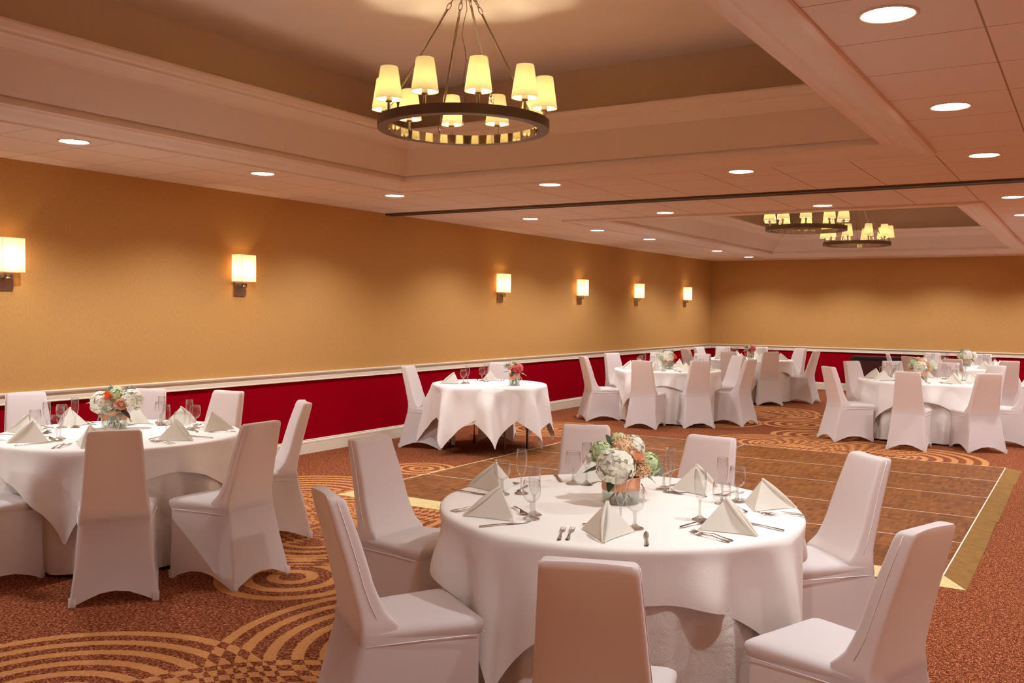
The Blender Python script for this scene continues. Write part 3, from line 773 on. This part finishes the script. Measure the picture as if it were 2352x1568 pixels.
def leaf(L, W, seed=1, lobes=0):
    rnd = random.Random(seed); b = MB(); rows = []; n = 12
    for i in range(n+1):
        u = i/n; w_ = W*(math.sin(PI*u**.8))**.8*(1-.25*u)+.0008
        if lobes: w_ *= .72+.28*math.cos(2*PI*lobes*u)
        elif i % 2: w_ *= .93
        z = -.25*L*u*u
        rows.append([(L*u, -w_, z-.12*w_), (L*u, -w_*.5, z+.18*w_), (L*u, 0, z), (L*u, w_*.5, z+.18*w_), (L*u, w_, z-.12*w_)])
    b.grid(rows); return b
def sprig(n, L, seed):
    rnd = random.Random(seed); b = MB()
    for k in range(n):
        d = Vector((rnd.uniform(-.7, .7), rnd.uniform(-.7, .7), 1)).normalized(); e = d*L*rnd.uniform(.6, 1)
        b.tube([(0, 0, 0), e], .0008, 4)
        for q in range(5):
            c = e*rnd.uniform(.6, 1)+Vector((rnd.uniform(-1, 1), rnd.uniform(-1, 1), rnd.uniform(-1, 1)))*.010; s = .0045
            b.add([c+Vector(v)*s for v in ((1, 0, 0), (-1, 0, 0), (0, 1, 0), (0, -1, 0), (0, 0, 1), (0, 0, -1))], [(0, 2, 4), (2, 1, 4), (1, 3, 4), (3, 0, 4), (2, 0, 5), (1, 2, 5), (3, 1, 5), (0, 3, 5)])
    return b
def bouquet(x, y, label, blooms, leaves, rz=0, square=False, vr=.083, vh=.115):
    t = thing('flower_centrepiece', label, 'flower arrangement', (x, y, ZT), rz, 'flower centrepieces')
    b = MB(); b.lathe([(vr*.96, .0), (vr, .008), (vr, vh), (vr-.003, vh), (vr-.003, .010)], 40, cap0=True); part('vase', b.mesh('vase', M['vase'], True, autos=.7), t)
    b = MB(); b.lathe([(vr-.004, .010), (vr-.004, vh*.62)], 32, cap0=True, cap1=True); part('water', b.mesh('water', M['water'], True, autos=.7), t)
    b = MB(); b.lathe([(vr+.0015, vh*.52), (vr+.0025, vh*.6), (vr+.0015, vh*.75), (vr+.003, vh*.9), (vr+.001, vh+.004)], 40)
    b.add([(vr+.002, -.01, vh*.75), (vr+.030, -.022, vh*.35), (vr+.036, .006, vh*.32), (vr+.012, .012, vh*.72)], [(0, 1, 2, 3)])
    part('ribbon', b.mesh('ribbon', M['ribbon'], True), t)
    rnd = random.Random(len(label))
    for k in range(6):
        a = k*PI/3+.4; b = MB(); b.tube([(.05*math.cos(a+2.6), .05*math.sin(a+2.6), .012), (0.01*math.cos(a), .01*math.sin(a), vh*.7), (.03*math.cos(a), .03*math.sin(a), vh+.04)], .0035, 6)
        part('stem', b.mesh('stem', M['stem'], True), t)
    for i, (kind, mat, r, px, py, pz, tilt) in enumerate(blooms):
        if kind == 'hydrangea': b = hydrangea(r, int(110*(r/.07)**1.2), i+3)
        elif kind == 'bud_cluster': b = budcluster(r, 130, i+5)
        elif kind == 'rose': b = rose(r, i+2)
        else: b = sprig(26, r, i+9)
        o = part(kind, b.mesh(kind, M[mat], kind != 'hydrangea'), t, (px, py, pz))
        o.rotation_euler = tilt
    for i, (mat, L, W, az, el, rr, z, lob) in enumerate(leaves):
        b = leaf(L, W, i, lob); a = math.radians(az)
        o = part('leaf', b.mesh('leaf', M[mat], True), t, (rr*math.cos(a), rr*math.sin(a), z)); o.rotation_euler = (0, -math.radians(el), a)
    return t
B_WHITE_PEACH = [('hydrangea', 'white_petal', .078, -.03, -.055, .165, (.5, 0, 0)), ('bud_cluster', 'berry', .058, .01, .03, .235, (0, 0, 0)), ('hydrangea', 'green_petal', .045, -.085, .03, .215, (0, -.4, 0)),
                 ('hydrangea', 'white_petal', .048, .055, .055, .235, (0, .3, 0)), ('rose', 'blush_petal', .036, .070, -.035, .205, (.5, .6, 0)), ('hydrangea', 'green_petal', .045, .12, .005, .170, (0, .9, 0)),
                 ('bud_cluster', 'berry', .036, .085, -.04, .150, (.6, .5, 0)), ('rose', 'white_petal', .030, -.135, .03, .195, (0, -1.2, 0)), ('hydrangea', 'green_petal', .035, 0, .07, .255, (0, 0, 0)), ('sprig', 'sage', .06, .13, .02, .14, (0, 1.3, 0))]
L_A = [('leaf', .12, .032, 195, 0, .06, .165, 0), ('leaf', .09, .028, 120, 45, .04, .24, 0), ('leaf', .10, .03, 20, 12, .07, .20, 0), ('sage', .08, .03, -10, -25, .09, .14, 2), ('leaf', .08, .026, 235, -45, .07, .13, 0), ('sage', .07, .028, 150, 20, .06, .21, 0), ('leaf', .09, .03, 75, 10, .07, .18, 0)]

# ================================================================ the tables
TAB = {1: (5.52, 3.73, .765), 2: (1.81, 3.88, .755), 3: (1.405, 8.98, .635), 4: (1.94, 12.98, .765), 5: (1.93, 16.85, .765), 6: (5.40, 13.15, .765), 7: (5.45, 16.95, .765)}
TN = {1: 'the large front table', 2: 'the table under the near sconces', 3: 'the small two-chair table', 4: 'the middle table along the wall', 5: 'the far corner table', 6: 'the table past the dance floor', 7: 'the table before the end wall'}
for k, lab in TN.items():
    cx, cy, r = TAB[k]
    round_table(cx, cy, r, 'round folding banquet table under the white cloths of ' + lab[4:])
PH = {1: -98, 2: -57, 4: -116, 5: -70, 6: -127, 7: -80}
HALF = {1: .975, 2: .93, 4: .97, 5: .97, 6: .99, 7: .97}
for k in (1, 2, 4, 5, 6, 7):
    cx, cy, r = TAB[k]
    underlay(cx, cy, r, 'crumpled floor-length under cloth of ' + TN[k], 10+k)
    overlay(cx, cy, r, HALF[k], PH[k], 'white square linen cloth laid over ' + TN[k], 20+k)
cx, cy, r = TAB[3]
overlay(cx, cy, r, .93, -52, 'lower white cloth with hanging points on ' + TN[3], 33, 'square white overlay cloths', .16, 0, .04)
overlay(cx, cy, r+.006, .95, -97, 'upper white cloth with hanging points on ' + TN[3], 34, 'square white overlay cloths', .16, .002, .04)

G = ['chairs around ' + TN[i] if i else '' for i in range(8)]
CHAIRS = [
 # front table
 (1, 4.925, 2.503, 57, 'covered chair in front at lower left of the front table, its seat turned right'),
 (1, 4.085, 3.725, -3, 'covered chair between the front table and the table by the wall'),
 (1, 6.150, 2.210, 109, 'covered chair with its whole back to the camera at the front table'),
 (1, 6.860, 3.180, 160, 'covered chair in front at lower right, beside the ramp corner'),
 (1, 6.400, 4.680, -136, 'covered chair standing against the parquet, facing back to the front table'),
 (1, 5.545, 4.860, -96, 'covered chair behind the front table, beyond the napkins and flutes'),
 (1, 4.760, 4.890, -63, 'covered chair just behind the tall white hydrangea centrepiece'),
 # table under the near sconces
 (2, 2.868, 3.099, 143, 'covered chair with bare orange-lit back, blocking the wall table'),
 (2, 3.216, 3.824, 182, 'covered chair turned sideways at the wall table, seat in light'),
 (2, 2.530, 4.880, -125, 'slim side view of a covered chair by the red wainscot'),
 (2, 1.468, 5.120, -80, 'covered chair facing the camera, just beside the chair behind the roses'),
 (2, 0.840, 4.850, -62, 'covered chair behind the orange rose centrepiece'),
 (2, 0.430, 4.060, -20, 'covered chair against the wall at the left edge of the photo'),
 (2, 1.919, 2.635, 95, 'covered chair cut off at the left edge, only its seat showing'),
 # small table
 (3, 0.471, 8.639, 14, 'covered chair beside the small table, back against the red wall'),
 (3, 0.900, 9.990, -62, 'covered chair behind the pink flowers of the small table'),
 # middle wall table
 (4, 0.933, 12.180, 46, 'covered chair at the wall corner of the middle table, facing away'),
 (4, 2.080, 11.710, 99, 'covered chair, back to camera, wall-side one of the middle pair'),
 (4, 2.718, 12.262, 130, 'covered chair, back to camera, aisle-side one of the middle pair'),
 (4, 3.182, 13.043, 168, 'covered chair at the aisle side of the middle table, seen obliquely'),
 (4, 2.640, 14.160, -120, 'brightly lit covered chair facing left between two chair backs'),
 (4, 1.953, 14.420, -92, 'covered chair behind the middle table, its top above a chair back'),
 (4, 1.240, 14.290, -62, 'covered chair hidden behind the white roses of the middle table'),
 (4, 0.740, 13.540, -28, 'bright covered chair against the wall behind the middle table'),
 # far corner table
 (5, 1.978, 15.560, 88, 'shaded covered chair, back to camera, at the far corner table'),
 (5, 2.584, 16.030, 121, 'tan-lit covered chair with its whole back turned, far corner table'),
 (5, 3.124, 17.009, 176, 'covered chair at the aisle side of the far corner table'),
 (5, 2.560, 18.080, -118, 'bright covered chair beyond the far corner table, facing left'),
 (5, 1.749, 18.200, -90, 'bright covered chair behind the pink flowers, far corner table'),
 (5, 1.141, 17.700, -60, 'bright covered chair nearest the corner of the room'),
 (5, 0.860, 17.100, -15, 'bright covered chair against the long wall, far corner table'),
 (5, 1.060, 15.900, 50, 'small dark chair back at the wall beyond the middle table'),
 # table past the dance floor
 (6, 4.432, 12.163, 42, 'covered chair on the ring carpet, seat turned toward the aisle table'),
 (6, 5.448, 11.751, 92, 'covered chair, back to camera, directly before the white hydrangea bowl'),
 (6, 6.278, 12.121, 119, 'covered chair, back to camera, beside the cropped chair at the right edge'),
 (6, 4.352, 13.880, -32, 'covered chair leaning in front of the black cabinet'),
 (6, 4.824, 14.340, -64, 'covered chair facing the camera beyond the black-backed glasses'),
 (6, 5.565, 14.500, -98, 'covered chair facing the camera between the two white centrepieces'),
 (6, 6.205, 14.160, -130, 'covered chair facing the camera beside a tall dark chair back'),
 (6, 6.700, 13.05, 176, 'covered chair cropped by the right edge of the photo'),
 # table before the end wall
 (7, 6.250, 15.700, 118, 'tall dark chair back near the right edge, behind the aisle table'),
 (7, 5.467, 15.707, 92, 'dark chair back just behind a pale chair at the aisle table'),
 (7, 4.777, 16.019, 52, 'brown side-lit chair back beyond the hydrangea bowl'),
 (7, 4.325, 16.784, 10, 'thin edge of a covered chair before the black cabinet'),
 (7, 4.860, 18.000, -60, 'covered chair facing the camera against the end wall, by glasses'),
 (7, 5.672, 18.120, -98, 'covered chair facing the camera beside the last white centrepiece'),
 (7, 6.560, 17.600, -150, 'white chair top at the right edge by the end wall rail'),
]
for t, x, y, th, lab in CHAIRS: chair(x, y, th, lab, G[t])

# places: (table, direction, napkin radius, extra turn, detailed?, cutlery?)
for deg, r, rot in ((-121, .60, -25), (-178, .64, 10), (-69, .58, 0), (-19, .60, 0), (29, .64, 0), (71, .54, 0), (130, .60, 0)):
    setting(TAB[1][0], TAB[1][1], TN[1], deg, r, rot, True)
for deg, r in ((-100, .56), (-146, .60), (176, .62), (132, .56), (98, .58), (54, .60), (3, .55), (-52, .57)):
    setting(TAB[2][0], TAB[2][1], TN[2], deg, r, 0, True)
for deg, r in ((-145, .42), (122, .42)): setting(TAB[3][0], TAB[3][1], TN[3], deg, r, 0)
for deg in (-139, -87, -41, 4, 52, 94, 128, 160): setting(TAB[4][0], TAB[4][1], TN[4], deg, .58, 0)
for deg in (-134, -88, -42, 5, 49, 92, 132, 178): setting(TAB[6][0], TAB[6][1], TN[6], deg, .58, 0)
for deg in (-130, -85, -50, 5, 60, 95, 130, 170): setting(TAB[5][0], TAB[5][1], TN[5], deg, .58, 0, False, False)
for deg in (-130, -88, -48, 10, 35, 82, 122, 178): setting(TAB[7][0], TAB[7][1], TN[7], deg, .58, 0, False, False)

# centrepieces
cr = math.radians(31.8)
bouquet(5.515, 3.765, 'white hydrangea and peach bud centrepiece with dark leaves on the front table', B_WHITE_PEACH, L_A, cr)
B2 = [('hydrangea', 'white_petal', .070, -.075, -.03, .175, (.3, -.3, 0)), ('rose', 'white_petal', .050, -.015, -.075, .150, (.9, 0, 0)), ('rose', 'orange_petal', .034, -.03, -.065, .225, (.7, 0, 0)), ('rose', 'blush_petal', .042, .065, -.07, .175, (.9, .3, 0)),
      ('hydrangea', 'green_petal', .050, .02, -.01, .225, (0, 0, 0)), ('hydrangea', 'white_petal', .072, .11, .0, .190, (0, .5, 0)), ('sprig', 'sage', .07, -.02, .03, .225, (0, 0, 0)), ('sprig', 'sage', .07, .08, .05, .225, (0, .2, 0)), ('bud_cluster', 'berry', .03, .03, .02, .255, (0, 0, 0))]
L_B = [('sage', .09, .034, 225, -40, .07, .13, 2), ('sage', .09, .036, 275, -60, .07, .12, 2), ('sage', .08, .03, 305, -50, .07, .13, 2), ('sage', .06, .026, 190, 5, .12, .18, 0), ('leaf', .09, .03, 330, -25, .07, .13, 0), ('leaf', .08, .03, 100, 10, .07, .17, 0)]
bouquet(1.56, 4.02, 'white and orange rose centrepiece in a peach-ribboned bowl under the near sconces', B2, L_B, math.radians(40))
BP = [('rose', 'pink_petal', .062, .02, -.03, .185, (.4, 0, 0)), ('hydrangea', 'pink_petal', .045, .05, .03, .19, (0, .3, 0)), ('rose', 'blush_petal', .036, -.045, -.03, .20, (.4, -.3, 0)), ('sprig', 'sage', .08, -.06, .0, .18, (0, -.5, 0)), ('sprig', 'green_petal', .06, 0, .03, .22, (0, 0, 0)), ('rose', 'white_petal', .03, -.02, .02, .225, (0, 0, 0))]
L_C = [('sage', .10, .032, 350, -10, .05, .15, 2), ('sage', .10, .032, 185, 0, .05, .16, 2), ('sage', .08, .03, 290, -40, .06, .13, 2), ('leaf', .07, .028, 250, -20, .06, .14, 0)]
bouquet(1.79, 8.90, 'coral pink dahlia centrepiece in a square-looking ribboned vase on the small table', BP, L_C, cr, vr=.062, vh=.135)
BW = [('hydrangea', 'white_petal', .082, .0, -.04, .185, (.2, 0, 0)), ('hydrangea', 'green_petal', .045, -.09, -.02, .17, (0, -.5, 0)), ('rose', 'orange_petal', .038, .09, -.04, .185, (.6, .6, 0)), ('rose', 'blush_petal', .034, -.08, -.05, .16, (.6, -.5, 0)), ('sprig', 'sage', .07, -.04, .03, .22, (0, 0, 0)), ('sprig', 'sage', .07, .05, .04, .22, (0, .2, 0))]
bouquet(1.94, 12.98, 'white hydrangea and orange rose centrepiece on the middle wall table', BW, L_B, cr)
bouquet(1.98, 16.80, 'pink and red flower centrepiece on the far corner table', BP, L_C, cr, vr=.062, vh=.135)
bouquet(5.40, 13.05, 'white hydrangea bowl with dark green leaf on the table past the dance floor', B_WHITE_PEACH, L_A, cr)
bouquet(5.50, 17.10, 'last white hydrangea bowl on the table before the end wall', BW+[('hydrangea', 'white_petal', .065, .12, 0, .17, (0, .6, 0))], L_B, cr)

# ---------------------------------------------------------------- dance floor
df = thing('dance_floor', 'portable parquet dance floor with metal joints and sloping edge ramps', 'dance floor', (0, 0, 0))
X0, X1, Y0, Y1, ZF = 1.92, 6.545, 6.18, 10.93, .022
nx, ny = 5, 5; px, py = (X1-X0)/nx, (Y1-Y0)/ny
for i in range(nx):
    for j in range(ny):
        b = MB(); b.box(X0+i*px+.002, X0+(i+1)*px-.002, Y0+j*py+.003, Y0+(j+1)*py-.003, .001, ZF)
        part('parquet_panel', b.mesh('parquet_panel', M['parquet'], False), df)
for j in range(1, ny+1):
    b = MB(); b.box(X0, X1, Y0+j*py-.0035, Y0+j*py+.0035, .001, ZF+.0006); part('joint_strip', b.mesh('joint_strip', M['alu'], False), df)
for i in range(0, nx+1):
    b = MB(); b.box(X0+i*px-.004, X0+i*px+.004, Y0, Y1, .001, ZF+.0004); part('joint_strip', b.mesh('joint_strip', M['alu' if i in (2, 5) else 'darkseam'], False), df)
W_ = .150
def ramp(pts_in, pts_out, mat):
    b = MB(); zi, zo = ZF, .004
    v = [(*pts_in[0], zi), (*pts_in[1], zi), (*pts_out[1], zo), (*pts_out[0], zo), (*pts_in[0], .001), (*pts_in[1], .001), (*pts_out[1], .001), (*pts_out[0], .001)]
    b.add(v, [(0, 1, 2, 3), (4, 7, 6, 5), (3, 2, 6, 7), (0, 3, 7, 4), (1, 5, 6, 2)])
    part('edge_ramp', b.mesh('edge_ramp', M[mat], False), df)
for j in range(ny):
    ya, yb = Y0+j*py, Y0+(j+1)*py; yo = ya-(W_+.05 if j == 0 else 0)
    ramp([(X1+.003, ya+.001), (X1+.003, yb-.001)], [(X1+W_, yo+.001), (X1+W_-.01*(j % 2), yb-.001)], 'ramp_brown')
    ramp([(X0-.003, ya), (X0-.003, yb)], [(X0-.09, yo+.001), (X0-.09, yb)], 'ramp_cream')
for i in range(nx):
    if i == 3 and False: continue
    xa, xb = X0+i*px, X0+(i+1)*px; xo0 = xa-(.09 if i == 0 else 0); xo1 = xb+(W_ if i == nx-1 else 0)
    ramp([(xa, Y0-.003), (xb, Y0-.003)], [(xo0+.001, Y0-.205), (xo1-.001, Y0-.205)], 'ramp_cream')

# ---------------------------------------------------------------- black cabinet against the end wall
cb = thing('sideboard', 'low black lacquered sideboard against the crimson end wall', 'cabinet', (3.13, YB-.43, 0))
b = MB(); b.box(-.02, 1.62, -.02, .40, .70, .745); part('top', b.mesh('top', M['black'], False, bevel=.004), cb)
b = MB(); b.box(.0, 1.60, .0, .39, .10, .70); part('carcass', b.mesh('carcass', M['black'], False), cb)
for i in range(3):
    b = MB(); b.box(.06+i*.51, .55+i*.51, -.012, .0, .14, .66); d_ = part('door', b.mesh('door', M['darkred_panel'], False, bevel=.004), cb)
for sx in (.02, 1.55):
    for sy in (.01, .33):
        b = MB(); b.box(sx, sx+.05, sy, sy+.05, 0.001, .10); part('leg', b.mesh('leg', M['black'], False), cb)
